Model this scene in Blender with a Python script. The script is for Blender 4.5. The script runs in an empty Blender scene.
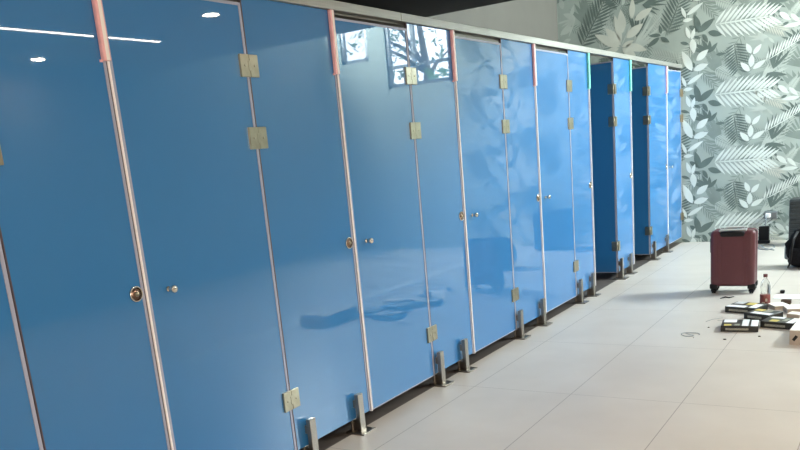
import bpy, bmesh, math, random
from mathutils import Vector, Matrix
random.seed(7)
PI = math.pi
S = bpy.context.scene
COL = S.collection

# ---------------------------------------------------------------- camera
cam_d = bpy.data.cameras.new('camera'); cam = bpy.data.objects.new('camera', cam_d); COL.objects.link(cam)
cr = Vector((0.8508594, 0.51775273, -0.08927699)); cu = Vector((-0.05040817, 0.24958753, 0.96703934)); cf = Vector((-0.52296968, 0.81831423, -0.23846286))
cam.matrix_world = Matrix(((cr.x, cu.x, -cf.x, 2.3728), (cr.y, cu.y, -cf.y, 0.0), (cr.z, cu.z, -cf.z, 1.3664), (0, 0, 0, 1)))
cam_d.sensor_width = 36; cam_d.lens = 812.08 * 36 / 800
cam_d.shift_y = (355.18 - 225) / 800
cam_d.clip_start = 0.05
S.camera = cam
# ---------------------------------------------------------------- view, world, lights
S.view_settings.view_transform = 'Standard'; S.view_settings.look = 'None'; S.view_settings.gamma = 1
S.view_settings.use_curve_mapping = False
S.view_settings.exposure = 1.7
world = bpy.data.worlds.new('world'); S.world = world; world.use_nodes = True
wb = world.node_tree.nodes['Background']; wb.inputs[0].default_value = (0.80, 0.90, 1.0, 1); wb.inputs[1].default_value = 4.0

def area(name, loc, direction, sx, sy, power, color):
    d = bpy.data.lights.new(name, 'AREA'); d.shape = 'RECTANGLE'; d.size = sx; d.size_y = sy; d.energy = power; d.color = color
    o = bpy.data.objects.new(name, d); COL.objects.link(o); o.location = loc
    o.rotation_euler = Vector(direction).to_track_quat('-Z', 'Y').to_euler(); return o
# daylight entering by the high window in the right wall; the warm rear fill is an added lamp
area('window_daylight', (5.45, 9.3, 3.5), (-1, 0.12, -0.30), 1.7, 0.75, 310, (0.85, 0.98, 1.0))
area('rear_fill', (4.2, -2.35, 1.6), (-0.35, 1, 0.0), 1.8, 2.0, 60, (1.0, 0.86, 0.72))
LINE_GLOW = 9.0; SPOT_GLOW = 115.0

# ---------------------------------------------------------------- materials
def mat(name, base, rough=0.5, metal=0.0, coat=0.0, coat_rough=0.02, noise=0.0, scale=20, bump=0.0, bscale=60, trans=0.0, ior=1.45, spec=0.5, emit=None, estr=0, stretch=None):
    m = bpy.data.materials.new(name); m.use_nodes = True; nt = m.node_tree; b = nt.nodes['Principled BSDF']
    b.inputs['Base Color'].default_value = (*base, 1); b.inputs['Roughness'].default_value = rough; b.inputs['Metallic'].default_value = metal
    b.inputs['Coat Weight'].default_value = coat; b.inputs['Coat Roughness'].default_value = coat_rough; b.inputs['Coat IOR'].default_value = 1.62 if coat == 1.0 else 1.5
    b.inputs['Transmission Weight'].default_value = trans; b.inputs['IOR'].default_value = ior; b.inputs['Specular IOR Level'].default_value = spec
    if emit: b.inputs['Emission Color'].default_value = (*emit, 1); b.inputs['Emission Strength'].default_value = estr
    if noise or bump:
        tc = nt.nodes.new('ShaderNodeTexCoord'); mp = nt.nodes.new('ShaderNodeMapping'); nt.links.new(tc.outputs['Object'], mp.inputs[0])
        if stretch: mp.inputs['Scale'].default_value = stretch
    if noise:
        n = nt.nodes.new('ShaderNodeTexNoise'); n.inputs['Scale'].default_value = scale; n.inputs['Detail'].default_value = 4
        nt.links.new(mp.outputs[0], n.inputs['Vector'])
        r = nt.nodes.new('ShaderNodeValToRGB'); e = r.color_ramp.elements
        e[0].position = 0.3; e[1].position = 0.7
        e[0].color = (*[max(0, c * (1 - noise)) for c in base], 1); e[1].color = (*[min(1, c * (1 + noise)) for c in base], 1)
        nt.links.new(n.outputs['Fac'], r.inputs[0]); nt.links.new(r.outputs[0], b.inputs['Base Color'])
    if bump:
        n2 = nt.nodes.new('ShaderNodeTexNoise'); n2.inputs['Scale'].default_value = bscale; nt.links.new(mp.outputs[0], n2.inputs['Vector'])
        bp = nt.nodes.new('ShaderNodeBump'); bp.inputs['Strength'].default_value = bump; bp.inputs['Distance'].default_value = 0.002
        nt.links.new(n2.outputs['Fac'], bp.inputs['Height']); nt.links.new(bp.outputs[0], b.inputs['Normal'])
    return m
M = {}
M['glass'] = mat('blue_back_painted_glass', (0.024, 0.172, 0.415), 0.45, coat=1.0, coat_rough=0.015, noise=0.02, scale=1.5, spec=0.2)
M['seal'] = mat('clear_plastic_seal', (0.36, 0.38, 0.48), 0.35)
M['seal_white'] = mat('cream_plastic_seal', (0.93, 0.89, 0.89), 0.35)
M['seal_dark'] = mat('dark_gap_gasket', (0.09, 0.07, 0.08), 0.5)
M['film_pink'] = mat('pink_protective_film', (0.86, 0.46, 0.47), 0.3, noise=0.08, scale=40)
M['film_green'] = mat('green_protective_film', (0.22, 0.72, 0.55), 0.3, noise=0.08, scale=40)
M['film_clear'] = mat('pale_film_core', (0.92, 0.84, 0.78), 0.3)
M['steel'] = mat('brushed_steel', (0.34, 0.305, 0.265), 0.33, metal=1.0, noise=0.12, scale=12, stretch=(8, 8, 60))
M['rail'] = mat('satin_aluminium_rail', (0.40, 0.39, 0.35), 0.42, metal=0.7, noise=0.10, scale=6, stretch=(1, 1, 40))
M['nickel'] = mat('satin_brass_nickel', (0.36, 0.33, 0.24), 0.28, metal=0.9, noise=0.10, scale=30)
M['chrome'] = mat('polished_chrome', (0.72, 0.68, 0.60), 0.12, metal=1.0)
M['bronze'] = mat('bronze_disc', (0.20, 0.13, 0.10), 0.25, metal=1.0)
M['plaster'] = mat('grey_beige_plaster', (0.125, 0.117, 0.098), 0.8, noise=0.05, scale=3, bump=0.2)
M['paint'] = mat('pale_wall_paint', (0.34, 0.35, 0.34), 0.7, noise=0.04, scale=2, bump=0.1)
M['ceiling'] = mat('shaded_grey_ceiling', (0.10, 0.094, 0.092), 0.8, noise=0.05, scale=3)  # shade above the cubicles is put into this grey
M['cceiling'] = mat('pale_corridor_ceiling_paint', (0.50, 0.50, 0.49), 0.8, noise=0.03, scale=3)
M['hceiling'] = mat('pale_high_ceiling_paint', (0.55, 0.56, 0.55), 0.8, noise=0.04, scale=3)
M['shaded_stone'] = mat('shaded_cubicle_floor', (0.10, 0.085, 0.075), 0.5, noise=0.15, scale=12)  # dark floor tone with the shade under the panels put into it
M['toilet'] = mat('white_ceramic', (0.8, 0.8, 0.78), 0.2)
M['lamp'] = mat('lamp_diffuser', (0.9, 0.9, 0.9), 0.4, emit=(1.0, 0.80, 0.62), estr=SPOT_GLOW)
M['lampline'] = mat('line_lamp_diffuser', (0.9, 0.9, 0.9), 0.4, emit=(1.0, 0.90, 0.80), estr=LINE_GLOW)
M['white'] = mat('white_plastic', (0.80, 0.80, 0.78), 0.4)
M['frame'] = mat('grey_window_frame', (0.20, 0.21, 0.21), 0.4, metal=0.6)
M['pane'] = mat('clear_window_glass', (1, 1, 1), 0.0, trans=1.0, ior=1.02)
M['maroon'] = mat('maroon_hard_shell', (0.105, 0.028, 0.034), 0.36, coat=0.15, coat_rough=0.2, noise=0.05, scale=8)
M['black'] = mat('black_plastic', (0.013, 0.013, 0.014), 0.55, spec=0.25)
M['fabric'] = mat('black_nylon_fabric', (0.010, 0.010, 0.012), 0.9, noise=0.3, scale=60, bump=0.5, bscale=200, spec=0.2)
M['charcoal'] = mat('charcoal_ribbed_shell', (0.028, 0.034, 0.036), 0.5, noise=0.1, scale=20)
M['silver'] = mat('silver_handle', (0.60, 0.60, 0.58), 0.3, metal=0.7)
M['pet'] = mat('clear_pet_plastic', (0.93, 0.97, 0.96), 0.03, trans=0.92, ior=1.2)
M['red_label'] = mat('red_bottle_label', (0.20, 0.055, 0.045), 0.5, noise=0.15, scale=60)
M['cap'] = mat('dark_red_cap', (0.16, 0.04, 0.04), 0.4)
M['blackcard'] = mat('black_carton', (0.022, 0.022, 0.018), 0.4, noise=0.3, scale=40)
M['whitelabel'] = mat('white_print', (0.80, 0.82, 0.82), 0.5, noise=0.03, scale=30)
M['yellow'] = mat('yellow_print', (0.62, 0.50, 0.13), 0.5, noise=0.08, scale=60)
M['greyprint'] = mat('grey_print', (0.30, 0.30, 0.24), 0.5, noise=0.4, scale=120)
M['carton'] = mat('pale_carton', (0.50, 0.42, 0.34), 0.7, noise=0.06, scale=20)
M['cartontop'] = mat('cream_carton', (0.85, 0.80, 0.73), 0.7, noise=0.03, scale=20)
M['brown'] = mat('dark_brown_plastic', (0.075, 0.05, 0.035), 0.6, noise=0.2, scale=30)
M['paper'] = mat('white_paper', (0.83, 0.85, 0.86), 0.8, noise=0.02, scale=20)
M['cable'] = mat('grey_cable_rubber', (0.30, 0.32, 0.32), 0.5)
M['outlet'] = mat('grey_outlet_plate', (0.24, 0.26, 0.26), 0.4)
M['bark'] = mat('tree_bark', (0.10, 0.08, 0.06), 0.9, noise=0.3)
M['leafgreen'] = mat('outdoor_leaf', (0.06, 0.13, 0.04), 0.6, noise=0.3, scale=3)
M['earth'] = mat('outdoor_paving', (0.4, 0.4, 0.38), 0.9, noise=0.1)

def floor_material():
    m = bpy.data.materials.new('large_format_floor_tile'); m.use_nodes = True; nt = m.node_tree; L = nt.links; b = nt.nodes['Principled BSDF']
    g = nt.nodes.new('ShaderNodeNewGeometry'); sep = nt.nodes.new('ShaderNodeSeparateXYZ'); L.new(g.outputs['Position'], sep.inputs[0])
    def mth(op, a, v):
        n = nt.nodes.new('ShaderNodeMath'); n.operation = op
        L.new(a, n.inputs[0])
        if isinstance(v, (int, float)): n.inputs[1].default_value = v
        else: L.new(v, n.inputs[1])
        return n.outputs[0]
    def seam(out, off, pitch, w):
        t = mth('DIVIDE', mth('SUBTRACT', out, off), pitch); t = mth('FRACT', t, 0)
        t = mth('ABSOLUTE', mth('SUBTRACT', t, 0.5), 0)
        return mth('GREATER_THAN', t, 0.5 - w / pitch / 2)
    sx = seam(sep.outputs['X'], 0.242, 0.5945, 0.0045); sy = seam(sep.outputs['Y'], 4.119, 1.13, 0.0035)
    sm = mth('MAXIMUM', sx, sy)
    n = nt.nodes.new('ShaderNodeTexNoise'); n.inputs['Scale'].default_value = 1.6; n.inputs['Detail'].default_value = 5; L.new(g.outputs['Position'], n.inputs['Vector'])
    r = nt.nodes.new('ShaderNodeValToRGB'); L.new(n.outputs['Fac'], r.inputs[0])
    r.color_ramp.elements[0].position = 0.3; r.color_ramp.elements[0].color = (0.54, 0.485, 0.425, 1)
    r.color_ramp.elements[1].position = 0.7; r.color_ramp.elements[1].color = (0.62, 0.565, 0.50, 1)
    mx = nt.nodes.new('ShaderNodeMixRGB'); L.new(sm, mx.inputs[0]); L.new(r.outputs[0], mx.inputs[1]); mx.inputs[2].default_value = (0.30, 0.255, 0.215, 1)
    L.new(mx.outputs[0], b.inputs['Base Color'])
    n2 = nt.nodes.new('ShaderNodeTexNoise'); n2.inputs['Scale'].default_value = 7; L.new(g.outputs['Position'], n2.inputs['Vector'])
    mr = nt.nodes.new('ShaderNodeMapRange'); L.new(n2.outputs['Fac'], mr.inputs[0]); mr.inputs[3].default_value = 0.30; mr.inputs[4].default_value = 0.42
    L.new(mr.outputs[0], b.inputs['Roughness'])
    return m
M['tile'] = floor_material()
# wallpaper inks: 0 ground, 1 pale, 2 mid, 3 dark, 4 cream, 5 soft
INK = [mat('wallpaper_ground', (0.375, 0.425, 0.375), 0.75, noise=0.10, scale=2.2),
       mat('wallpaper_pale_leaf', (0.71, 0.755, 0.69), 0.75, noise=0.07, scale=5),
       mat('wallpaper_mid_leaf', (0.235, 0.282, 0.245), 0.75, noise=0.12, scale=6),
       mat('wallpaper_dark_leaf', (0.125, 0.163, 0.142), 0.75, noise=0.14, scale=7),
       mat('wallpaper_cream_leaf', (0.60, 0.61, 0.52), 0.75, noise=0.06, scale=5),
       mat('wallpaper_soft_leaf', (0.48, 0.525, 0.465), 0.75, noise=0.08, scale=6)]

# ---------------------------------------------------------------- mesh helpers
class MB:
    def __init__(s): s.bm = bmesh.new(); s.mats = []
    def _mi(s, m):
        if m is None: return 0
        if m not in s.mats: s.mats.append(m)
        return s.mats.index(m)
    def box(s, x0, x1, y0, y1, z0, z1, bev=0.0, seg=2, m=None, rot=None, piv=None):
        n0 = len(s.bm.faces)
        t = bmesh.new(); bmesh.ops.create_cube(t, size=1)
        bmesh.ops.scale(t, vec=(x1 - x0, y1 - y0, z1 - z0), verts=t.verts)
        bmesh.ops.translate(t, vec=((x0 + x1) / 2, (y0 + y1) / 2, (z0 + z1) / 2), verts=t.verts)
        if bev: bmesh.ops.bevel(t, geom=t.edges[:], offset=bev, segments=seg, profile=0.5, affect='EDGES')
        if rot: bmesh.ops.rotate(t, cent=piv or (0, 0, 0), matrix=rot, verts=t.verts)
        return s._join(t, m)
    def _join(s, t, m=None):
        mi = s._mi(m); vm = {}
        for v in t.verts: vm[v] = s.bm.verts.new(v.co)
        for f in t.faces:
            nf = s.bm.faces.new([vm[v] for v in f.verts]); nf.material_index = mi; nf.smooth = f.smooth
        t.free(); return s
    def lathe(s, prof, origin=(0, 0, 0), axis='z', n=24, m=None, smooth=True):
        t = bmesh.new(); rings = []
        for r, h in prof:
            ring = []
            for k in range(n):
                a = 2 * PI * k / n; c, d = max(r, 1e-5) * math.cos(a), max(r, 1e-5) * math.sin(a)
                p = (c, d, h) if axis == 'z' else ((h, c, d) if axis == 'x' else (c, h, d))
                ring.append(t.verts.new(Vector(p) + Vector(origin)))
            rings.append(ring)
        for a, b in zip(rings, rings[1:]):
            for k in range(n):
                f = t.faces.new((a[k], a[(k + 1) % n], b[(k + 1) % n], b[k])); f.smooth = smooth
        t.faces.new(rings[0][::-1]); t.faces.new(rings[-1])
        bmesh.ops.recalc_face_normals(t, faces=t.faces)
        return s._join(t, m)
    def tube(s, pts, rad, n=8, m=None, closed=False):
        t = bmesh.new(); pts = [Vector(p) for p in pts]; rings = []; N = len(pts)
        for i, p in enumerate(pts):
            a = pts[i - 1] if (i > 0 or closed) else p; b = pts[(i + 1) % N] if (i < N - 1 or closed) else p
            d = (b - a).normalized(); up = Vector((0, 0, 1)) if abs(d.z) < 0.9 else Vector((1, 0, 0))
            u = d.cross(up).normalized(); v = u.cross(d)
            r = rad[i] if isinstance(rad, (list, tuple)) else rad
            rings.append([t.verts.new(p + u * r * math.cos(2 * PI * k / n) + v * r * math.sin(2 * PI * k / n)) for k in range(n)])
        pr = list(zip(rings, rings[1:])) + ([(rings[-1], rings[0])] if closed else [])
        for a, b in pr:
            for k in range(n):
                f = t.faces.new((a[k], a[(k + 1) % n], b[(k + 1) % n], b[k])); f.smooth = True
        if not closed: t.faces.new(rings[0][::-1]); t.faces.new(rings[-1])
        bmesh.ops.recalc_face_normals(t, faces=t.faces)
        return s._join(t, m)
    def poly(s, pts, m=None):
        mi = s._mi(m); f = s.bm.faces.new([s.bm.verts.new(p) for p in pts]); f.material_index = mi; return s
    def blob(s, c, r, m=None, sub=2):
        t = bmesh.new(); bmesh.ops.create_icosphere(t, subdivisions=sub, radius=1)
        for v in t.verts: v.co = Vector((v.co.x * r[0] + c[0], v.co.y * r[1] + c[1], v.co.z * r[2] + c[2]))
        for f in t.faces: f.smooth = True
        return s._join(t, m)
    def build(s, name, m=None, parent=None, smooth=False, origin=None):
        me = bpy.data.meshes.new(name); 
        if origin is not None: bmesh.ops.translate(s.bm, vec=-Vector(origin), verts=s.bm.verts)
        s.bm.to_mesh(me); s.bm.free()
        mats = [x for x in s.mats if x is not None]
        if not mats: mats = [m]
        for x in mats: me.materials.append(x)
        if smooth:
            for p in me.polygons: p.use_smooth = True
        o = bpy.data.objects.new(name, me); COL.objects.link(o)
        if origin is not None: o.location = origin
        if parent is not None: o.parent = parent
        return o
def tag(o, label=None, cat=None, group=None, kind=None):
    if cat and not kind: kind = 'thing'
    if label: o['label'] = label
    if cat: o['category'] = cat
    if group: o['group'] = group
    if kind: o['kind'] = kind
    return o
def empty(name, loc, rz=0, label=None, cat=None, group=None):
    o = bpy.data.objects.new(name, None); COL.objects.link(o); o.location = loc; o.rotation_euler = (0, 0, rz); o.empty_display_size = 0.1
    return tag(o, label, cat, group)
def copy_tree(o, parent=None):
    c = o.copy(); COL.objects.link(c); c.parent = parent
    for ch in list(o.children): copy_tree(ch, c)
    return c
def struct(o): o['kind'] = 'structure'; return o
def box(*a, **k): return MB().box(*a, **k)

# ---------------------------------------------------------------- the room
X0, X1, Y0, Y1, CH, HC, YE = -1.5, 5.2, -2.5, 10.45, 2.55, 4.0, 6.90
struct(box(0.0, X1, Y0, Y1, -0.1, 0.0).build('floor', M['tile']))
struct(box(X0, -0.002, Y0, Y1, -0.1, -0.001).build('floor_cubicles', M['shaded_stone']))
struct(box(X0 - 0.1, X0, Y0, Y1 + 0.1, -0.1, HC).build('wall_left', M['plaster']))
struct(box(X0, X1, Y0 - 0.1, Y0, -0.1, CH).build('wall_rear', M['paint']))
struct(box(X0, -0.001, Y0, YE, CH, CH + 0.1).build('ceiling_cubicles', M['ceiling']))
struct(box(0.0, X1, Y0, YE, CH, CH + 0.1).build('ceiling', M['cceiling']))
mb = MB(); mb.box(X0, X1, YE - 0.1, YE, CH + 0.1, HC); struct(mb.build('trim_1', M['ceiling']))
struct(box(X0 - 0.1, X1 + 0.1, YE - 0.1, Y1 + 0.1, HC, HC + 0.1).build('ceiling_high', M['hceiling']))
# right wall with a tall high window
wy0, wy1, wz0, wz1 = 7.6, 10.1, 3.15, 3.9
mb = MB()
mb.box(X1, X1 + 0.15, Y0, wy0, -0.1, HC); mb.box(X1, X1 + 0.15, wy1, Y1 + 0.1, -0.1, HC)
mb.box(X1, X1 + 0.15, wy0, wy1, -0.1, wz0); mb.box(X1, X1 + 0.15, wy0, wy1, wz1, HC)
struct(mb.build('wall_right', M['paint']))
mb = MB()
for a, b in ((wy0, wy0 + 0.05), ((wy0 + wy1) / 2 - 0.025, (wy0 + wy1) / 2 + 0.025), (wy1 - 0.05, wy1)): mb.box(X1 + 0.04, X1 + 0.10, a, b, wz0, wz1)
mb.box(X1 + 0.04, X1 + 0.10, wy0, wy1, wz0, wz0 + 0.05); mb.box(X1 + 0.04, X1 + 0.10, wy0, wy1, wz1 - 0.05, wz1)
struct(mb.build('window_1', M['frame']))
# far wall: wallpapered, with glazing at its right end
gx0, gx1, gz0, gz1 = 3.05, 4.85, 2.30, 3.60
mb = MB()
mb.box(X0 - 0.1, gx0, Y1, Y1 + 0.12, -0.1, HC, m=INK[0]); mb.box(gx1, X1 + 0.15, Y1, Y1 + 0.12, -0.1, HC, m=INK[0])
mb.box(gx0, gx1, Y1, Y1 + 0.12, -0.1, gz0, m=INK[0]); mb.box(gx0, gx1, Y1, Y1 + 0.12, gz1, HC, m=INK[0])
mb.box(4.08, 4.38, Y1, Y1 + 0.12, gz0, gz1, m=INK[0]); mb.box(4.38, gx1, Y1, Y1 + 0.12, gz0, 2.72, m=INK[0])
ROLL_A = [
 ('S',(1.344,1.122),[(0.888,1.291),(0.928,1.339),(0.985,1.377),(1.058,1.404),(1.138,1.421),(1.209,1.431),(1.272,1.441)],0.024,2),
 ('S',(0.457,1.189),[(0.307,1.47),(0.351,1.474),(0.254,1.323),(0.272,1.402),(0.395,1.479)],0.044,2),
 ('S',(0.572,1.902),[(0.272,1.983),(0.298,1.919),(0.342,1.87),(0.411,1.844),(0.324,2.019),(0.41,2.043)],0.034,2),
 ('S',(1.299,1.631),[(1.089,1.855),(1.136,1.882),(1.199,1.891),(1.262,1.875)],0.057,2),
 ('S',(0.95,1.5),[(0.735,1.54),(0.752,1.495),(0.851,1.553),(1.017,1.425)],0.027,5),
 ('F',(0.592,1.485),(0.641,1.182),0.16,70,11,0,3),
 ('F',(0.816,1.728),(1.095,1.544),0.126,45,10,0,4),
 ('S',(0.325,1.423),[(0.094,1.5),(0.148,1.548),(0.237,1.574),(0.325,1.556),(0.412,1.521)],0.044,3),
 ('S',(0.944,1.89),[(1.012,1.697),(1.075,1.723),(1.122,1.784),(1.152,1.847),(0.947,1.721)],0.044,3),
 ('S',(1.291,1.381),[(1.08,1.487),(1.111,1.543),(1.175,1.561),(1.238,1.546)],0.037,3),
 ('F',(0.368,1.719),(0.987,1.72),0.252,52,12,0,1),
 ('F',(0.922,1.245),(1.319,1.453),0.143,50,13,1,1),
 ('L',(0.771,1.354),(0.722,1.467),0.057,1),
 ('L',(0.793,1.34),(0.881,1.439),0.054,1),
 ('L',(0.773,1.202),(0.781,1.345),0.064,1),
 ('L',(0.793,1.183),(0.93,1.265),0.057,1),
 ('L',(0.76,1.163),(0.659,1.272),0.061,1),
 ('L',(1.059,1.745),(1.173,1.645),0.057,1),
 ('L',(1.172,1.67),(1.044,1.71),0.04,3),
 ('L',(1.157,1.63),(1.078,1.602),0.03,3),
 ('L',(1.286,1.596),(1.094,1.587),0.044,1),
 ('L',(1.171,1.712),(1.268,1.609),0.044,1),
 ('L',(0.193,1.659),(0.38,1.791),0.077,3),
 ('L',(0.211,1.666),(0.158,1.862),0.074,3),
 ('L',(0.095,1.749),(0.202,1.667),0.05,3),
 ('L',(0.307,1.65),(0.46,1.595),0.067,3),
 ('L',(0.246,1.635),(0.307,1.535),0.047,3),
 ('L',(0.148,1.623),(0.228,1.593),0.034,3),
 ('L',(-0.004,1.578),(0.098,1.546),0.037,3),
 ('L',(0.395,1.39),(0.499,1.389),0.037,3),
 ('L',(0.104,1.606),(0.06,1.744),0.05,1),
 ('L',(0.122,1.595),(0.158,1.716),0.044,1),
 ('L',(0.131,1.603),(0.151,1.437),0.077,1),
 ('L',(0.175,1.352),(0.311,1.46),0.077,1),
 ('L',(0.144,1.25),(0.311,1.3),0.074,1),
 ('L',(0.129,1.244),(0.013,1.481),0.087,1),
 ('L',(0.024,1.811),(0.14,1.818),0.044,1),
 ('L',(0.069,1.867),(0.255,1.98),0.05,1),
 ('L',(0.06,1.842),(0.007,1.972),0.04,1),
 ('L',(0.151,1.278),(0.139,1.342),0.037,3),
]
ROLL_B = [
 ('S',(-0.56,2.329),[(-0.458,2.738),(-0.384,2.744),(-0.312,2.715),(-0.24,2.669),(-0.187,2.591),(-0.151,2.517),(-0.383,2.83)],0.034,5),
 ('S',(-1.091,2.694),[(-1.218,3.021),(-1.279,2.995),(-1.177,3.05),(-1.341,2.933),(-1.137,3.061)],0.057,2),
 ('F',(-1.198,2.472),(-0.866,2.997),0.235,52,13,0,3),
 ('F',(-0.98,2.46),(-0.813,2.847),0.101,60,9,0,2),
 ('F',(-0.152,2.474),(0.002,2.834),0.202,60,10,0,3),
 ('F',(-0.002,2.157),(-0.346,2.264),0.101,60,12,0,5),
 ('F',(-0.717,2.867),(-0.903,3.074),0.151,60,9,0,3),
 ('L',(-1.32,2.72),(-1.476,2.651),0.077,5),
 ('L',(-1.266,2.812),(-1.424,2.891),0.067,5),
 ('L',(-1.422,2.946),(-1.457,3.079),0.067,5),
 ('L',(-1.325,2.839),(-1.279,2.977),0.05,5),
 ('L',(-1.439,2.543),(-1.335,2.584),0.057,5),
 ('L',(-0.224,2.467),(-0.374,2.477),0.044,3),
 ('L',(-0.243,2.443),(-0.391,2.35),0.057,3),
 ('L',(-0.234,2.442),(-0.126,2.371),0.05,3),
 ('L',(-0.224,2.476),(-0.241,2.582),0.04,3),
 ('L',(-0.72,2.402),(-1.031,2.591),0.104,4),
 ('L',(-0.733,2.386),(-0.914,2.36),0.067,4),
 ('L',(-0.706,2.421),(-0.892,2.642),0.104,4),
 ('L',(-0.699,2.453),(-0.777,2.78),0.071,4),
 ('L',(-0.683,2.557),(-0.7,2.826),0.104,4),
 ('L',(-0.567,2.699),(-0.554,2.936),0.071,4),
 ('L',(-0.537,2.677),(-0.32,2.789),0.087,4),
 ('L',(-0.641,2.493),(-0.432,2.629),0.101,4),
 ('L',(-0.695,2.398),(-0.548,2.456),0.057,4),
 ('L',(-0.643,2.409),(-0.391,2.32),0.091,4),
 ('L',(-0.691,2.38),(-0.523,2.267),0.087,4),
 ('L',(-0.72,2.378),(-0.529,2.723),0.015,5),
]

PER = 0.772
layer = [0]; elem = [0]
XLIM = [X0 + 0.003, gx0]
def put(pts, ink, dx, dz):
    layer[0] += 1
    y = Y1 - 0.0004 - 0.00004 * elem[0] - 0.000008 * (layer[0] % 6)
    q = []
    for x, z in pts:
        x += dx; z += dz
        q.append((min(max(x, XLIM[0]), XLIM[1]), y, min(max(z, 0.0), HC)))
    if max(p[2] for p in q) - min(p[2] for p in q) < 1e-3 or max(p[0] for p in q) - min(p[0] for p in q) < 1e-3: return
    mb.poly(q, INK[ink])
def leaf(a, b, w, ink, dx, dz, n=6):
    ax, az = a; bx, bz = b; ux, uz = bx - ax, bz - az; ln = math.hypot(ux, uz) or 1e-6
    px, pz = -uz / ln, ux / ln; L, R = [], []
    for i in range(1, n):
        t = i / n; h = w / 2 * math.sin(PI * t ** 0.85) ** 0.9
        L.append((ax + ux * t + px * h, az + uz * t + pz * h)); R.append((ax + ux * t - px * h, az + uz * t - pz * h))
    put([a] + R + [b] + L[::-1], ink, dx, dz)
def motif(e, dx, dz):
    if e[0] == 'L': leaf(e[1], e[2], e[3], e[4], dx, dz, 8)
    elif e[0] == 'S':
        for t in e[2]: leaf(e[1], t, e[3], e[4], dx, dz)
    else:
        _, a, b, ln, ang, n, side, ink = e
        ux, uz = b[0] - a[0], b[1] - a[1]; base = math.atan2(uz, ux)
        for i in range(n):
            t = (i + 0.3) / n; p = (a[0] + ux * t, a[1] + uz * t)
            l = ln * (0.55 + 0.45 * math.sin(PI * (0.15 + 0.8 * t)))
            for sg in ((1, -1) if side == 0 else (1,)):
                an = base + sg * math.radians(ang - 18 * t)
                leaf(p, (p[0] + l * math.cos(an), p[1] + l * math.sin(an)), ln * 0.115, ink, dx, dz, 5)
        leaf(a, b, ln * 0.07, ink, dx, dz)
rw = random.Random(21)
def extras(x0, x1, zb):
    out = []
    for i in range(15):
        x = rw.uniform(x0 + 0.1, x1 - 0.1); z = zb + rw.uniform(0, PER); an = rw.uniform(0, 2 * PI); l = rw.uniform(0.22, 0.42)
        ink = rw.choice((2, 2, 5, 5, 2))
        out.append(('F', (x, z), (x + l * math.cos(an), z + l * math.sin(an)), rw.uniform(0.09, 0.16), rw.uniform(35, 60), rw.randint(8, 12), 0, ink))
    for i in range(5):
        x = rw.uniform(x0 + 0.1, x1 - 0.1); z = zb + rw.uniform(0, PER); an = rw.uniform(0, 2 * PI)
        out.append(('S', (x, z), [(x + rw.uniform(0.18, 0.32) * math.cos(an + k * 0.2), z + rw.uniform(0.18, 0.32) * math.sin(an + k * 0.2)) for k in range(6)], 0.026, rw.choice((2, 5, 3))))
    for i in range(7):
        x = rw.uniform(x0 + 0.1, x1 - 0.1); z = zb + rw.uniform(0, PER); an = rw.uniform(0, 2 * PI); l = rw.uniform(0.08, 0.14)
        out.append(('L', (x, z), (x + l * math.cos(an), z + l * math.sin(an)), l * 0.42, rw.choice((5, 3, 2, 5))))
    return out
ROLL_A = extras(0.0, 1.35, 1.1) + ROLL_A; ROLL_B = extras(-1.5, -0.05, 2.1) + ROLL_B
order = {2: 0, 5: 1, 3: 2, 4: 3, 1: 4}
for roll, dxs in ((ROLL_B, (0.0, 2.80)), (ROLL_A, (0.0,))):
    for dx in dxs:
        for k in range(-4, 5):
            zs = 0.772 * k
            for n_, e in enumerate(sorted(roll, key=lambda e: order[e[-1]])):
                elem[0] = n_
                zz = e[1][1] + zs
                if -0.35 < zz < HC + 0.1: motif(e, dx, zs)
struct(mb.build('wall_far', INK[0]))
mb = MB()
for a in (gx0, 3.62, 4.03): mb.box(a, a + 0.05, Y1 + 0.02, Y1 + 0.08, gz0, gz1)
mb.box(gx0, 4.08, Y1 + 0.02, Y1 + 0.08, gz0, gz0 + 0.05); mb.box(gx0, 4.08, Y1 + 0.02, Y1 + 0.08, gz1 - 0.05, gz1); mb.box(gx0, 4.08, Y1 + 0.02, Y1 + 0.08, 2.56, 2.60)
struct(mb.build('window_2', M['frame']))
mb = MB()
for a in (4.38, 4.80): mb.box(a, a + 0.05, Y1 + 0.02, Y1 + 0.08, 2.72, gz1)
mb.box(4.38, 4.85, Y1 + 0.02, Y1 + 0.08, 2.72, 2.77); mb.box(4.38, 4.85, Y1 + 0.02, Y1 + 0.08, gz1 - 0.05, gz1)
struct(mb.build('window_3', M['frame']))
struct(box(2.16, 2.30, 4.2, Y1 - 0.01, 0.0, 0.004).build('trim_2', M['white']))

# ---------------------------------------------------------------- cubicle front
ZB, ZP, ZD = 0.070, 2.057, 2.018
HINGE = [1.500, 2.7467, 4.0805, 5.3122, 6.5945, 7.7918, 8.9827, 10.4375]
LATCH = [0.790, 2.0178, 3.3782, 4.6100, 5.8765, 7.0807, 8.3213, 9.7465]
CUBICLE = ['leftmost blue toilet cubicle, its closed door cut off by the left edge of the photo',
 'second blue cubicle from the left, wide closed door and the two nearest steel feet',
 'third blue cubicle from the left, its closed door mirroring bright windows at the top',
 'fourth blue cubicle from the left, its closed door mirroring the maroon suitcase',
 'fifth blue cubicle, closed door, green-stripped panel just before the first open doorway',
 'nearer of the two blue cubicles whose doors stand open inwards',
 'farther of the two blue cubicles whose doors stand open inwards',
 'farthest blue cubicle, a closed door hinged at the leaf wallpaper wall']
T = 0.012   # glass thickness, behind x = 0

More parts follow.
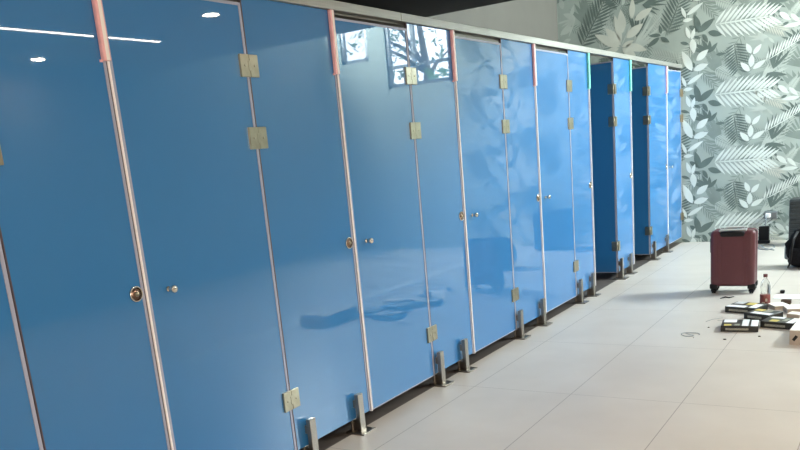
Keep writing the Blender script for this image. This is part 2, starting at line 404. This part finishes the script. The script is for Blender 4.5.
def hinge_mb():
    # two plates clamped over the glass with a knuckle between, centre at origin, door towards -y
    mb = MB()
    mb.box(0.000, 0.010, -0.055, -0.0006, -0.045, 0.045, bev=0.0012)
    mb.box(0.000, 0.010, 0.0006, 0.055, -0.045, 0.045, bev=0.0025)
    mb.box(0.000, 0.0112, -0.009, 0.009, -0.020, 0.020, bev=0.001)
    mb.box(-T - 0.008, -T, -0.055, -0.002, -0.045, 0.045, bev=0.002)
    mb.box(-T - 0.008, -T, 0.002, 0.055, -0.045, 0.045, bev=0.002)
    mb.lathe([(0.005, 0.0), (0.005, 0.0115), (0.003, 0.0122)], (0, -0.03, 0.0), 'x', 12)
    mb.lathe([(0.005, 0.0), (0.005, 0.0115), (0.003, 0.0122)], (0, 0.03, 0.0), 'x', 12)
    return mb
hinge_mesh = hinge_mb().build('hinge', M['nickel']); hinge_data = hinge_mesh.data; bpy.data.objects.remove(hinge_mesh)
wall_hinge = MB(); wall_hinge.box(0, 0.010, -0.055, -0.002, -0.045, 0.045, bev=0.0025); wall_hinge.box(-T - 0.008, -T, -0.055, -0.002, -0.045, 0.045, bev=0.002); wall_hinge.box(-0.025, 0.025, -0.002, 0.008, -0.045, 0.045, bev=0.002)
wh = wall_hinge.build('hinge', M['nickel']); wall_hinge_data = wh.data; bpy.data.objects.remove(wh)
mk = MB()
mk.lathe([(0.011, 0.0), (0.011, 0.004), (0.0065, 0.006), (0.0065, 0.014), (0.0125, 0.017), (0.0145, 0.024), (0.0145, 0.034), (0.012, 0.038), (0.0, 0.0385)], (0, 0, 0), 'x', 24)
k_ = mk.build('knob', M['chrome']); knob_data = k_.data; bpy.data.objects.remove(k_)
mk = MB()
mk.lathe([(0.029, 0.0), (0.029, 0.005), (0.027, 0.007), (0.025, 0.007), (0.0245, 0.0055)], (0, 0, 0), 'x', 32, m=M['chrome'])
mk.lathe([(0.0245, 0.0), (0.0245, 0.0062), (0.0, 0.0064)], (0, 0, 0), 'x', 32, m=M['bronze'])
mk.lathe([(0.009, 0.0), (0.009, 0.010), (0.006, 0.013), (0.0, 0.0135)], (0, 0, 0), 'x', 20, m=M['nickel'])
k_ = mk.build('lock_disc', M['chrome']); disc_data = k_.data; bpy.data.objects.remove(k_)

half = {}
for sg, nm in ((-1, 'door'), (1, 'panel')):
    h_ = MB(); y0_, y1_ = (-0.055, -0.001) if sg < 0 else (0.004, 0.055)
    h_.box(0.0, 0.010, y0_, y1_, -0.045, 0.045, bev=0.0012); h_.box(-T - 0.008, -T, y0_, y1_, -0.045, 0.045, bev=0.002)
    h_.lathe([(0.005, 0.0), (0.005, 0.0115), (0.003, 0.0122)], (0, sg * 0.03, 0.0), 'x', 12)
    if sg < 0: h_.lathe([(0.0035, -0.045), (0.0035, 0.045)], (0.003, -0.002, 0), 'z', 14)
    ho = h_.build('hinge', M['nickel']); half[nm] = ho.data; bpy.data.objects.remove(ho)
def inst(name, data, loc, parent):
    o = bpy.data.objects.new(name, data); COL.objects.link(o); o.location = loc; o.parent = parent; return o

def door(i, cub, y0):
    yl, yh = LATCH[i], HINGE[i]; w = yh - yl
    # local frame: hinge line at the origin, door extends to -y, front face at x = 0
    d = box(-T, 0, -w + 0.012, -0.006, ZB, ZD, bev=0.0012, seg=1).build('door', M['glass'], cub); d.location = (0, yh - y0, 0)
    mb = MB()
    mb.box(-T - 0.002, 0.003, -w + 0.0085, -w + 0.021, ZB, ZD)                 # latch edge
    mb.box(-T - 0.002, 0.003, -0.017, -0.004, ZB, ZD)                         # hinge edge
    mb.box(-T - 0.002, 0.003, -w + 0.0085, -0.004, ZD - 0.001, ZD + 0.010)     # top edge
    mb.box(-T - 0.002, 0.002, -w + 0.0085, -0.004, ZB - 0.004, ZB + 0.001)
    mb.build('edge_seal', M['seal'], d)
    for z in (1.782, 1.490, 0.322): inst('hinge', wall_hinge_data if i == 7 else (half['door'] if i in (5, 6) else hinge_data), (0, 0, z), d)
    inst('knob', knob_data, (0, -w + 0.112, 0.953), d)
    if i in (5, 6): d.rotation_euler.z = -math.radians(90)   # swung inwards about the hinge line
FEET = [(), (2.838, 3.240), (4.118, 4.440), (5.332, 5.765), (6.630, 6.950), (7.822, 8.132), (9.050, 9.615)]
def foot(parent, y):
    mb = MB(); mb.box(0.016, 0.040, y - 0.022, y + 0.022, 0.006, 0.203, bev=0.0015, seg=1); mb.box(-T - 0.010, -T - 0.001, y - 0.024, y + 0.024, 0.006, 0.110, bev=0.001, seg=1)
    mb.box(-T - 0.002, 0.018, y - 0.018, y + 0.018, 0.006, ZB - 0.008); mb.box(-0.001, 0.018, y - 0.015, y + 0.015, 0.13, 0.17)
    mb.box(-0.035, 0.078, y - 0.056, y + 0.056, 0.0, 0.008, bev=0.0015, seg=1)
    for sy in (-0.038, 0.038): mb.lathe([(0.006, 0.008), (0.006, 0.0095), (0.003, 0.0105), (0, 0.0106)], (0.062, y + sy, 0), 'z', 10)
    mb.build('support_foot', M['steel'], parent)
def fixed(i, cub, y0):
    ya, yb = HINGE[i], LATCH[i + 1]; w = yb - ya
    p = box(-T, 0, 0.005, w - 0.008, ZB, ZP, bev=0.0012, seg=1).build('fixed_panel', M['glass'], cub); p.location = (0, ya - y0, 0)
    mb = MB(); mb.box(-T - 0.002, 0.003, w - 0.017, w - 0.006, ZB, ZP, m=M['seal']); mb.box(-T - 0.002, 0.0095, w - 0.003, w + 0.005, ZB - 0.006, ZP, bev=0.002, m=M['seal_white'])
    mb.box(-T - 0.002, 0.001, 0.001, 0.006, ZB, ZP, m=M['seal_dark']); mb.box(-T - 0.002, 0.004, w + 0.005, w + 0.0075, ZB, ZP, m=M['seal_dark']); mb.box(-T - 0.002, 0.004, w - 0.006, w - 0.003, ZB, ZP, m=M['seal_dark'])
    mb.build('edge_seal', M['seal'], p)
    green = i in (4, 5); F = M['film_green'] if green else M['film_pink']; mb = MB()
    mb.box(0.0, 0.018, w - 0.024, w + 0.0075, 1.768, ZP, bev=0.004, m=F)
    mb.box(0.012, 0.0195, w - 0.013, w + 0.002, 1.769, ZP, bev=0.002, m=F if green else M['film_clear'])
    mb.box(0.0, 0.006, w - 0.030, w - 0.020, 1.764, 1.772, m=F)
    o = mb.build('film_strip', F, p); o['label'] = ('green' if green else 'pink') + ' plastic film strip on the top of the panel edge'
    inst('lock_disc', disc_data, (0.0, w - 0.044, 0.963), p)
    if i in (5, 6):
        for z in (1.782, 1.490, 0.322): inst('hinge_leaf', half['panel'], (0, 0, z), p)
    for y in FEET[i]: foot(p, y - ya)
    yp = (LATCH[i + 1] - 0.10 if i in (4, 5) else (ya + yb) / 2) - y0
    q = box(X0 + 0.002, -0.036, yp - 0.006, yp + 0.006, 0.09, 2.03, bev=0.001, seg=1).build('partition', M['glass'], cub)
    box(X0 + 0.002, -0.036, yp - 0.012, yp + 0.012, 2.031, 2.055, bev=0.001, seg=1).build('top_channel', M['rail'], q)
    for x in (-1.18, -0.22): MB().box(x - 0.02, x + 0.02, yp - 0.012, yp + 0.012, 0.0, 0.095).build('support_foot', M['steel'], q)
for i in range(8):
    cub = empty('toilet_cubicle', (0, LATCH[i], 0), 0, CUBICLE[i], 'toilet cubicle', 'row of blue glass toilet cubicles')
    door(i, cub, LATCH[i])
    if i < 7: fixed(i, cub, LATCH[i])

# header rail in two lengths
for (a, b, lab) in ((0.2, 4.004, 'bright nearer length of the metal header rail above the blue doors'), (4.008, 10.448, 'long farther length of the metal header rail reaching the wallpapered wall')):
    mb = MB(); mb.box(-0.030, 0.018, a, b, ZP + 0.001, 2.101, bev=0.002, seg=1)
    mb.box(-0.034, -0.030, a, b, ZP - 0.006, 2.101)
    tag(mb.build('header_rail', M['rail']), lab, 'rail', 'metal header rails')
# ---------------------------------------------------------------- lamps
def downlight(x, y, z, label):
    t = empty('downlight', (x, y, z), 0, label, 'ceiling light', 'round downlights')
    MB().lathe([(0.075, -0.006), (0.078, -0.003), (0.078, 0.0), (0.060, 0.0), (0.060, -0.004)], n=28).build('trim_ring', M['white'], t)
    MB().lathe([(0.058, -0.008), (0.058, -0.002), (0.0, -0.002)], n=28).build('diffuser', M['lamp'], t)
downlight(2.29, 5.04, CH, 'round downlight above the boxes, mirrored in the second door top')
downlight(4.70, 5.21, CH, 'round downlight farther right, mirrored in the wide fixed panel')
for (x, y, l) in ((2.29, 2.80, 'added near row downlight ahead of the camera, above the frame'), (2.29, 0.60, 'added near row downlight above the camera, above the frame'), (4.70, 2.90, 'added outer row downlight level with the wide panel, above the frame'), (4.70, 0.60, 'added outer row downlight beside the camera, above the frame'), (2.29, -1.50, 'added near row downlight behind the camera')): downlight(x, y, CH, l)  # extra unseen lamps added to brighten the near zone
downlight(1.55, 9.85, HC, 'added downlight in the high ceiling close to the leaf wallpaper, above the frame')  # unseen lamp put in for the glow high on the wallpaper
t = empty('line_light', (3.40, 3.9, CH), 0, 'long thin ceiling light mirrored at the top left of the blue glass', 'ceiling light')
box(-0.030, 0.030, -1.7, 1.65, -0.012, 0.0).build('housing', M['white'], t)
box(-0.017, 0.017, -1.68, 1.63, -0.017, -0.0125).build('diffuser', M['lampline'], t)

# ---------------------------------------------------------------- maroon suitcase
def suitcase():
    t = empty('suitcase', (1.158, 7.20, 0), math.radians(2), 'maroon hard-shell wheeled suitcase standing upright near the leaf wallpaper', 'suitcase')
    W, D, H = 0.346, 0.215, 0.528
    mb = MB(); mb.box(-W / 2, W / 2, -D / 2, -0.004, 0.060, H - 0.004, bev=0.034, seg=5)
    mb.box(-W / 2, W / 2, 0.004, D / 2, 0.060, H - 0.004, bev=0.034, seg=5)
    for x in (-0.115, -0.085, 0.085, 0.115): mb.box(x - 0.004, x + 0.004, -D / 2 - 0.0018, -D / 2 + 0.004, 0.10, H - 0.07, bev=0.0016, seg=2)
    mb.build('shell', M['maroon'], t, smooth=False)
    box(-W / 2 + 0.001, W / 2 - 0.001, -0.007, 0.007, 0.06, H - 0.012, bev=0.006, seg=3).build('zip_band', M['black'], t)
    MB().lathe([(0.017, 0), (0.017, 0.0025), (0.014, 0.0035), (0, 0.0036)], (-0.055, -D / 2 - 0.0034, 0.245), 'y', 24).build('badge', M['maroon'], t)
    # top carry handle in a silver tray
    mb = MB(); mb.box(-0.105, 0.105, -0.098, -0.02, H - 0.012, H + 0.003, bev=0.004); mb.build('handle_tray', M['silver'], t)
    mb = MB(); pts = [(-0.088, -0.100, H - 0.032), (-0.086, -0.116, H - 0.020), (-0.07, -0.122, H - 0.014), (0, -0.124, H - 0.012), (0.07, -0.122, H - 0.014), (0.086, -0.116, H - 0.020), (0.088, -0.100, H - 0.032)]
    mb.tube(pts, 0.009, 10); mb.box(-0.09, 0.09, -0.117, -0.095, H - 0.052, H - 0.008, bev=0.008); mb.build('carry_handle', M['black'], t)
    mb = MB(); mb.box(-0.075, 0.075, 0.045, 0.075, H - 0.004, H + 0.010, bev=0.004); mb.build('pull_handle', M['silver'], t)
    mb = MB(); mb.box(-W / 2 - 0.012, -W / 2 + 0.002, -0.03, 0.012, 0.335, 0.455, bev=0.005); mb.build('side_handle', M['black'], t)
    for sx in (-1, 1):
        for sy in (-1, 1):
            mb = MB(); x, y = sx * (W / 2 - 0.026), sy * (D / 2 - 0.034)
            mb.box(x - 0.030, x + 0.030, y - 0.030, y + 0.030, 0.040, 0.082, bev=0.008)
            mb.box(x - 0.022, x - 0.016, y - 0.012, y + 0.012, 0.016, 0.045, bev=0.002); mb.box(x + 0.016, x + 0.022, y - 0.012, y + 0.012, 0.016, 0.045, bev=0.002)
            h = mb.build('wheel_housing', M['black'], t)
            MB().lathe([(0.016, -0.015), (0.022, -0.012), (0.022, -0.003), (0.017, -0.001), (0.017, 0.001), (0.022, 0.003), (0.022, 0.012), (0.016, 0.015)], (x, y, 0.022), 'x', 20).build('wheel', M['black'], h)
suitcase()

# ---------------------------------------------------------------- bottle
t = empty('plastic_bottle', (1.482, 6.61, 0), 0, 'nearly empty clear plastic bottle with red label beside the suitcase', 'bottle')
MB().lathe([(0.0, 0.004), (0.030, 0.0), (0.0355, 0.006), (0.0355, 0.03), (0.0345, 0.095), (0.0365, 0.11), (0.0365, 0.155), (0.030, 0.185), (0.017, 0.207), (0.0125, 0.216), (0.0125, 0.236), (0.0, 0.237)], n=32).build('bottle_body', M['pet'], t)
MB().lathe([(0.0362, 0.006), (0.0372, 0.008), (0.0372, 0.092), (0.0362, 0.094)], n=32).build('bottle_label', M['red_label'], t)
mb = MB(); mb.box(-0.018, 0.004, -0.0388, -0.034, 0.015, 0.040, bev=0.002); mb.box(0.006, 0.020, -0.0375, -0.032, 0.045, 0.066, bev=0.002); mb.build('label_print', M['carton'], t)
MB().lathe([(0.0155, 0.228), (0.0155, 0.246), (0.0145, 0.249), (0, 0.249)], n=24).build('cap', M['cap'], t)

# ---------------------------------------------------------------- hardware cartons on the floor
def carton(loc, rz, w, d, h, prints, label, tilt=0):
    t = empty('hardware_carton', loc, math.radians(rz), label, 'box', 'black hardware cartons on the floor')
    if tilt: t.rotation_euler.x = math.radians(tilt)
    mb = MB(); mb.box(-w / 2, w / 2, -d / 2, d / 2, 0.0, h, bev=0.0015, seg=1); mb.build('box_body', M['blackcard'], t)
    mb = MB(); mb.box(-w / 2 + 0.03, w / 2 - 0.06, -d / 2 - 0.0006, -d / 2 + 0.001, h * 0.28, h * 0.62); mb.box(-w / 2 - 0.0006, -w / 2 + 0.001, -d / 4, d / 4, h * 0.3, h * 0.65)
    o = mb.build('side_print', M['greyprint'], t)
    for (x0, x1, y0, y1, c) in prints:
        o = MB().box(x0 * w - w / 2, x1 * w - w / 2, y0 * d - d / 2, y1 * d - d / 2, h - 0.0005, h + 0.0008).build('label_patch', M[c], t)
        o['label'] = {'whitelabel': 'white printed patch', 'yellow': 'yellow printed patch', 'greyprint': 'grey printed patch'}[c]
    return t
carton((1.432, 5.835, 0), 6, 0.235, 0.20, 0.042, [(0.05, 0.40, 0.55, 0.98, 'whitelabel'), (0.08, 0.28, 0.05, 0.28, 'yellow'), (0.56, 0.74, 0.02, 0.98, 'whitelabel'), (0.80, 0.99, 0.0, 0.92, 'whitelabel'), (0.36, 0.5, 0.08, 0.3, 'greyprint')],
       'black carton with white patches lying nearest the camera, alone at the front left')
carton((1.378, 6.430, 0), -16, 0.235, 0.20, 0.045, [(0.02, 0.62, 0.02, 0.36, 'whitelabel'), (0.45, 0.72, 0.55, 0.95, 'yellow'), (0.72, 0.96, 0.10, 0.75, 'whitelabel'), (0.05, 0.35, 0.6, 0.98, 'whitelabel')],
       'black carton lying farthest left behind, in front of the suitcase')
carton((1.530, 6.185, 0.0), -26, 0.20, 0.165, 0.046, [(0.06, 0.38, 0.62, 0.95, 'yellow'), (0.45, 0.70, 0.55, 0.92, 'greyprint'), (0.2, 0.95, 0.08, 0.42, 'whitelabel')],
       'black carton with yellow patch in the middle of the carton heap')
carton((1.680, 5.945, 0), -14, 0.225, 0.165, 0.045, [(0.22, 0.46, 0.10, 0.45, 'yellow'), (0.74, 0.94, 0.02, 0.98, 'whitelabel'), (0.10, 0.5, 0.72, 0.98, 'whitelabel'), (0.55, 0.68, 0.3, 0.8, 'greyprint')],
       'black carton with white stripe at the front right of the heap')
# pale opened cartons, paper and bits behind the heap
def pale_box(loc, rz, w, d, h, label):
    t = empty('pale_carton', loc, math.radians(rz), label, 'box', 'pale cartons on the floor')
    mb = MB(); mb.box(-w / 2, w / 2, -d / 2, d / 2, 0, h, bev=0.001, seg=1); mb.build('box_body', M['carton'], t)
    mb = MB(); mb.box(-w / 2 - 0.001, w / 2 + 0.001, -d / 2 - 0.001, d / 2 + 0.001, h, h + 0.003, bev=0.0005, seg=1); mb.build('lid', M['cartontop'], t); return t
pale_box((1.585, 6.560, 0), 30, 0.11, 0.13, 0.026, 'small flat pale carton lying right of the bottle base')
pale_box((1.745, 6.450, 0), 18, 0.21, 0.15, 0.034, 'pale carton at the right photo edge behind the black heap')
pale_box((1.735, 6.235, 0.0), -20, 0.09, 0.08, 0.030, 'small pale carton squeezed between the black cartons and the edge carton')
t = pale_box((1.945, 5.655, 0), -3, 0.30, 0.44, 0.090, 'large cream-topped box cut by the right edge of the photo')
o = MB().box(-0.128, -0.110, -0.2212, -0.219, 0.022, 0.058, rot=Matrix.Rotation(0.6, 3, 'Y'), piv=(-0.115, -0.22, 0.04)).build('printed_mark', M['black'], t); o['label'] = 'black printed mark'
tag(MB().box(1.582, 1.652, 6.69, 6.74, 0.0, 0.034, bev=0.004).build('plastic_block', M['brown']), 'small dark brown block between the pale cartons', 'part')
tag(MB().box(1.522, 1.556, 7.13, 7.165, 0.0, 0.026, bev=0.007, seg=3).build('plastic_bit', M['black']), 'tiny black plastic bit on the floor right of the bottle', 'debris')
mb = MB(); mb.box(1.50, 1.86, 6.90, 7.06, 0.0005, 0.004, rot=Matrix.Rotation(-0.04, 3, 'Z'), piv=(1.68, 6.98, 0)); tag(mb.build('paper_sheet', M['paper']), 'white paper sheet lying behind the cartons at the right edge', 'paper')
def ribbon(name, pts, r, m, label, cat, closed=False, group=None):
    o = MB().tube(pts, r, 6, closed=closed).build(name, m); return tag(o, label, cat, group)
cx, cy = 1.150, 5.600
loop = [(cx + 0.058 * math.cos(a) * (1 + 0.12 * math.sin(3 * a)), cy + 0.055 * math.sin(a), 0.003 + 0.002 * math.sin(2 * a) ** 2) for a in [2 * PI * k / 22 for k in range(22)]]
ribbon('wire_loop', loop[:20] + [(1.11, 5.635, 0.005)], 0.0022, M['cable'], 'loose loop of thin dark wire alone on the floor tiles', 'wire')
ribbon('string', [(1.17, 6.02, 0.002), (1.20, 6.10, 0.002), (1.26, 6.16, 0.002)], 0.0014, M['cable'], 'thin bit of string left of the rear carton', 'string')
ribbon('string', [(1.24, 6.07, 0.002), (1.30, 6.05, 0.002), (1.36, 6.06, 0.002), (1.40, 6.08, 0.002)], 0.0014, M['cable'], 'thin string between the front and rear cartons', 'string')
ribbon('plastic_scrap', [(1.11, 6.88, 0.003), (1.14, 6.93, 0.006), (1.17, 6.91, 0.004), (1.20, 6.96, 0.004)], [0.003, 0.007, 0.006, 0.003], M['black'], 'crumpled black scrap below the suitcase', 'scrap')
for (x, y, r, lab) in ((1.225, 5.835, 0.005, 'tiny dark pebble of debris left of the front carton'), (1.585, 5.62, 0.006, 'tiny dark debris bit right below the front carton'), (1.392, 5.50, 0.007, 'tiny dark debris bit in front of the front carton'), (1.19, 5.52, 0.003, 'tiny debris speck near the wire loop')):
    tag(MB().blob((x, y, r * 0.6), (r * 1.6, r, r * 0.6)).build('debris', M['brown']), lab, 'debris')

# ---------------------------------------------------------------- charger, outlet, backpack, dark case
t = empty('wall_outlet', (1.012, Y1 - 0.008, 0.297), 0, 'dark grey double wall outlet low on the leaf wallpaper', 'outlet')
mb = MB(); mb.box(-0.070, 0.070, -0.012, 0.006, -0.043, 0.043, bev=0.004); mb.build('face_plate', M['outlet'], t)
mb = MB(); mb.box(0.010, 0.060, -0.015, -0.011, -0.030, 0.030, bev=0.003); mb.build('socket', M['frame'], t)
t = empty('power_plug', (0.985, Y1 - 0.022, 0.297), 0, 'white power plug pushed into the wall outlet', 'plug')
mb = MB(); mb.box(-0.028, 0.028, -0.045, 0.0, -0.026, 0.026, bev=0.010, seg=3); mb.build('plug_body', M['white'], t)
MB().tube([(-0.01, -0.045, -0.01), (-0.015, -0.075, -0.05), (-0.02, -0.06, -0.16), (-0.03, -0.09, -0.24)], 0.006, 8).build('cord', M['cable'], t)
t = empty('charger_box', (0.965, 10.27, 0), 0, 'black charger box leaning against the wallpaper under the outlet', 'box')
mb = MB(); mb.box(-0.055, 0.055, -0.035, 0.035, 0.0, 0.19, bev=0.008, seg=2); mb.build('case', M['black'], t)
mb = MB(); mb.box(-0.095, 0.075, -0.10, -0.04, 0.0, 0.035, bev=0.010, seg=2); mb.build('foot_flap', M['black'], t)
ribbon('power_cable', [(0.90, 10.15, 0.006), (0.93, 9.95, 0.006), (1.00, 9.70, 0.006), (1.09, 9.62, 0.006), (1.14, 9.80, 0.006), (1.10, 10.02, 0.006), (1.02, 10.08, 0.008), (0.99, 9.90, 0.018), (1.05, 9.72, 0.008), (1.16, 9.60, 0.006)], 0.006, M['cable'], 'grey cable coiled on the floor below the outlet', 'cable')

t = empty('ribbed_case', (1.50, 10.02, 0), 0, 'dark ribbed case standing behind the black backpack at the right edge', 'case')
mb = MB(); mb.box(-0.235, 0.235, -0.13, 0.13, 0.02, 0.515, bev=0.02, seg=3); mb.build('shell', M['charcoal'], t)
mb = MB()
for k in range(11): mb.box(-0.225, 0.225, -0.137, -0.125, 0.05 + k * 0.042, 0.074 + k * 0.042, bev=0.003)
mb.build('ribs', M['charcoal'], t)
for x in (-0.17, 0.17): MB().lathe([(0.02, -0.03), (0.024, -0.02), (0.024, 0.02), (0.02, 0.03)], (x, -0.09, 0.024), 'x', 16).build('wheel', M['black'], t)

def backpack():
    t = empty('backpack', (1.610, 8.50, 0), math.radians(-8), 'black nylon backpack slumped on the floor at the right edge', 'backpack')
    bm = bmesh.new(); bmesh.ops.create_cube(bm, size=1); bmesh.ops.subdivide_edges(bm, edges=bm.edges[:], cuts=7, use_grid_fill=True)
    for v in bm.verts:
        c = v.co * 2; n = Vector((c.x, c.y, c.z)); L = (abs(n.x) ** 4 + abs(n.y) ** 4 + abs(n.z) ** 4) ** 0.25
        n = n / L
        zz = (n.z + 1) / 2
        taper = 1.0 - 0.28 * zz ** 2
        w = 0.012 * math.sin(9 * n.x + 5 * n.z) + 0.010 * math.sin(13 * n.z + 4 * n.x)
        v.co = Vector((n.x * 0.205 * taper - 0.015 * zz + w, n.y * 0.125 * taper + w, zz * 0.36 + 0.002))
    mb = MB(); mb._join(bm, M['fabric'])
    mb.build('bag_body', M['fabric'], t, smooth=True)
    mb = MB(); mb.box(-0.14, 0.14, -0.165, -0.095, 0.03, 0.19, bev=0.028, seg=4); mb.build('front_pocket', M['fabric'], t, smooth=True)
    mb = MB(); mb.box(-0.215, -0.16, -0.06, 0.06, 0.07, 0.20, bev=0.022, seg=4); o = mb.build('side_pocket', M['cable'], t, smooth=True); o['label'] = 'grey mesh side pocket'
    MB().tube([(-0.05, -0.02, 0.34), (-0.045, -0.03, 0.40), (0.0, -0.03, 0.425), (0.045, -0.03, 0.40), (0.05, -0.02, 0.34)], 0.010, 8).build('top_handle', M['black'], t)
    for s in (-1, 1):
        MB().tube([(s * 0.09, -0.09, 0.34), (s * 0.11, -0.15, 0.28), (s * 0.12, -0.175, 0.18), (s * 0.13, -0.16, 0.06), (s * 0.15, -0.17, 0.012)], [0.012, 0.016, 0.014, 0.010, 0.007], 8).build('strap', M['black'], t)
backpack()

# ---------------------------------------------------------------- outdoors seen through the glazing (mirrored in the blue glass)
struct(box(-6, 16, Y1 + 0.3, 26, -0.15, -0.12).build('ground_outside', M['earth']))
def tree(x, y, h, seed, label, ls=1.0):
    rnd = random.Random(seed); t = empty('outdoor_tree', (x, y, -0.12), 0, label, 'tree', 'trees outside the far windows')
    mb = MB(); mb.tube([(0, 0, 0), (0.08, 0, h * 0.35), (-0.05, 0.1, h * 0.65), (0.1, 0, h)], [0.16, 0.13, 0.09, 0.03], 10)
    tips = []
    for k in range(9):
        z = h * rnd.uniform(0.35, 0.9); a = rnd.uniform(0, 2 * PI); l = rnd.uniform(0.8, 1.6)
        e = (l * math.cos(a), l * math.sin(a), z + l * 0.6); tips.append(e); mb.tube([(0, 0, z), (e[0] * 0.5, e[1] * 0.5, z + l * 0.35), e], [0.06, 0.04, 0.015], 6)
    mb.build('trunk', M['bark'], t)
    mb = MB()
    for e in tips + [(0, 0, h)]:
        for q in range(70):
            c = Vector(e) + Vector((rnd.gauss(0, 0.42), rnd.gauss(0, 0.42), rnd.gauss(0, 0.36)))
            u = Vector((rnd.uniform(-1, 1), rnd.uniform(-1, 1), rnd.uniform(-1, 1))).normalized(); v = u.orthogonal().normalized(); s = rnd.uniform(0.06, 0.12) * ls
            mb.poly([c - u * s, c + v * s * 0.4, c + u * s, c - v * s * 0.4])
    mb.build('foliage', M['leafgreen'], t)
tree(3.3, 13.2, 3.0, 3, 'leafy tree outside the far window, mirrored in the third door', 1.5)
tree(6.6, 16.0, 4.8, 5, 'taller leafy tree outside, farther right behind the far window')
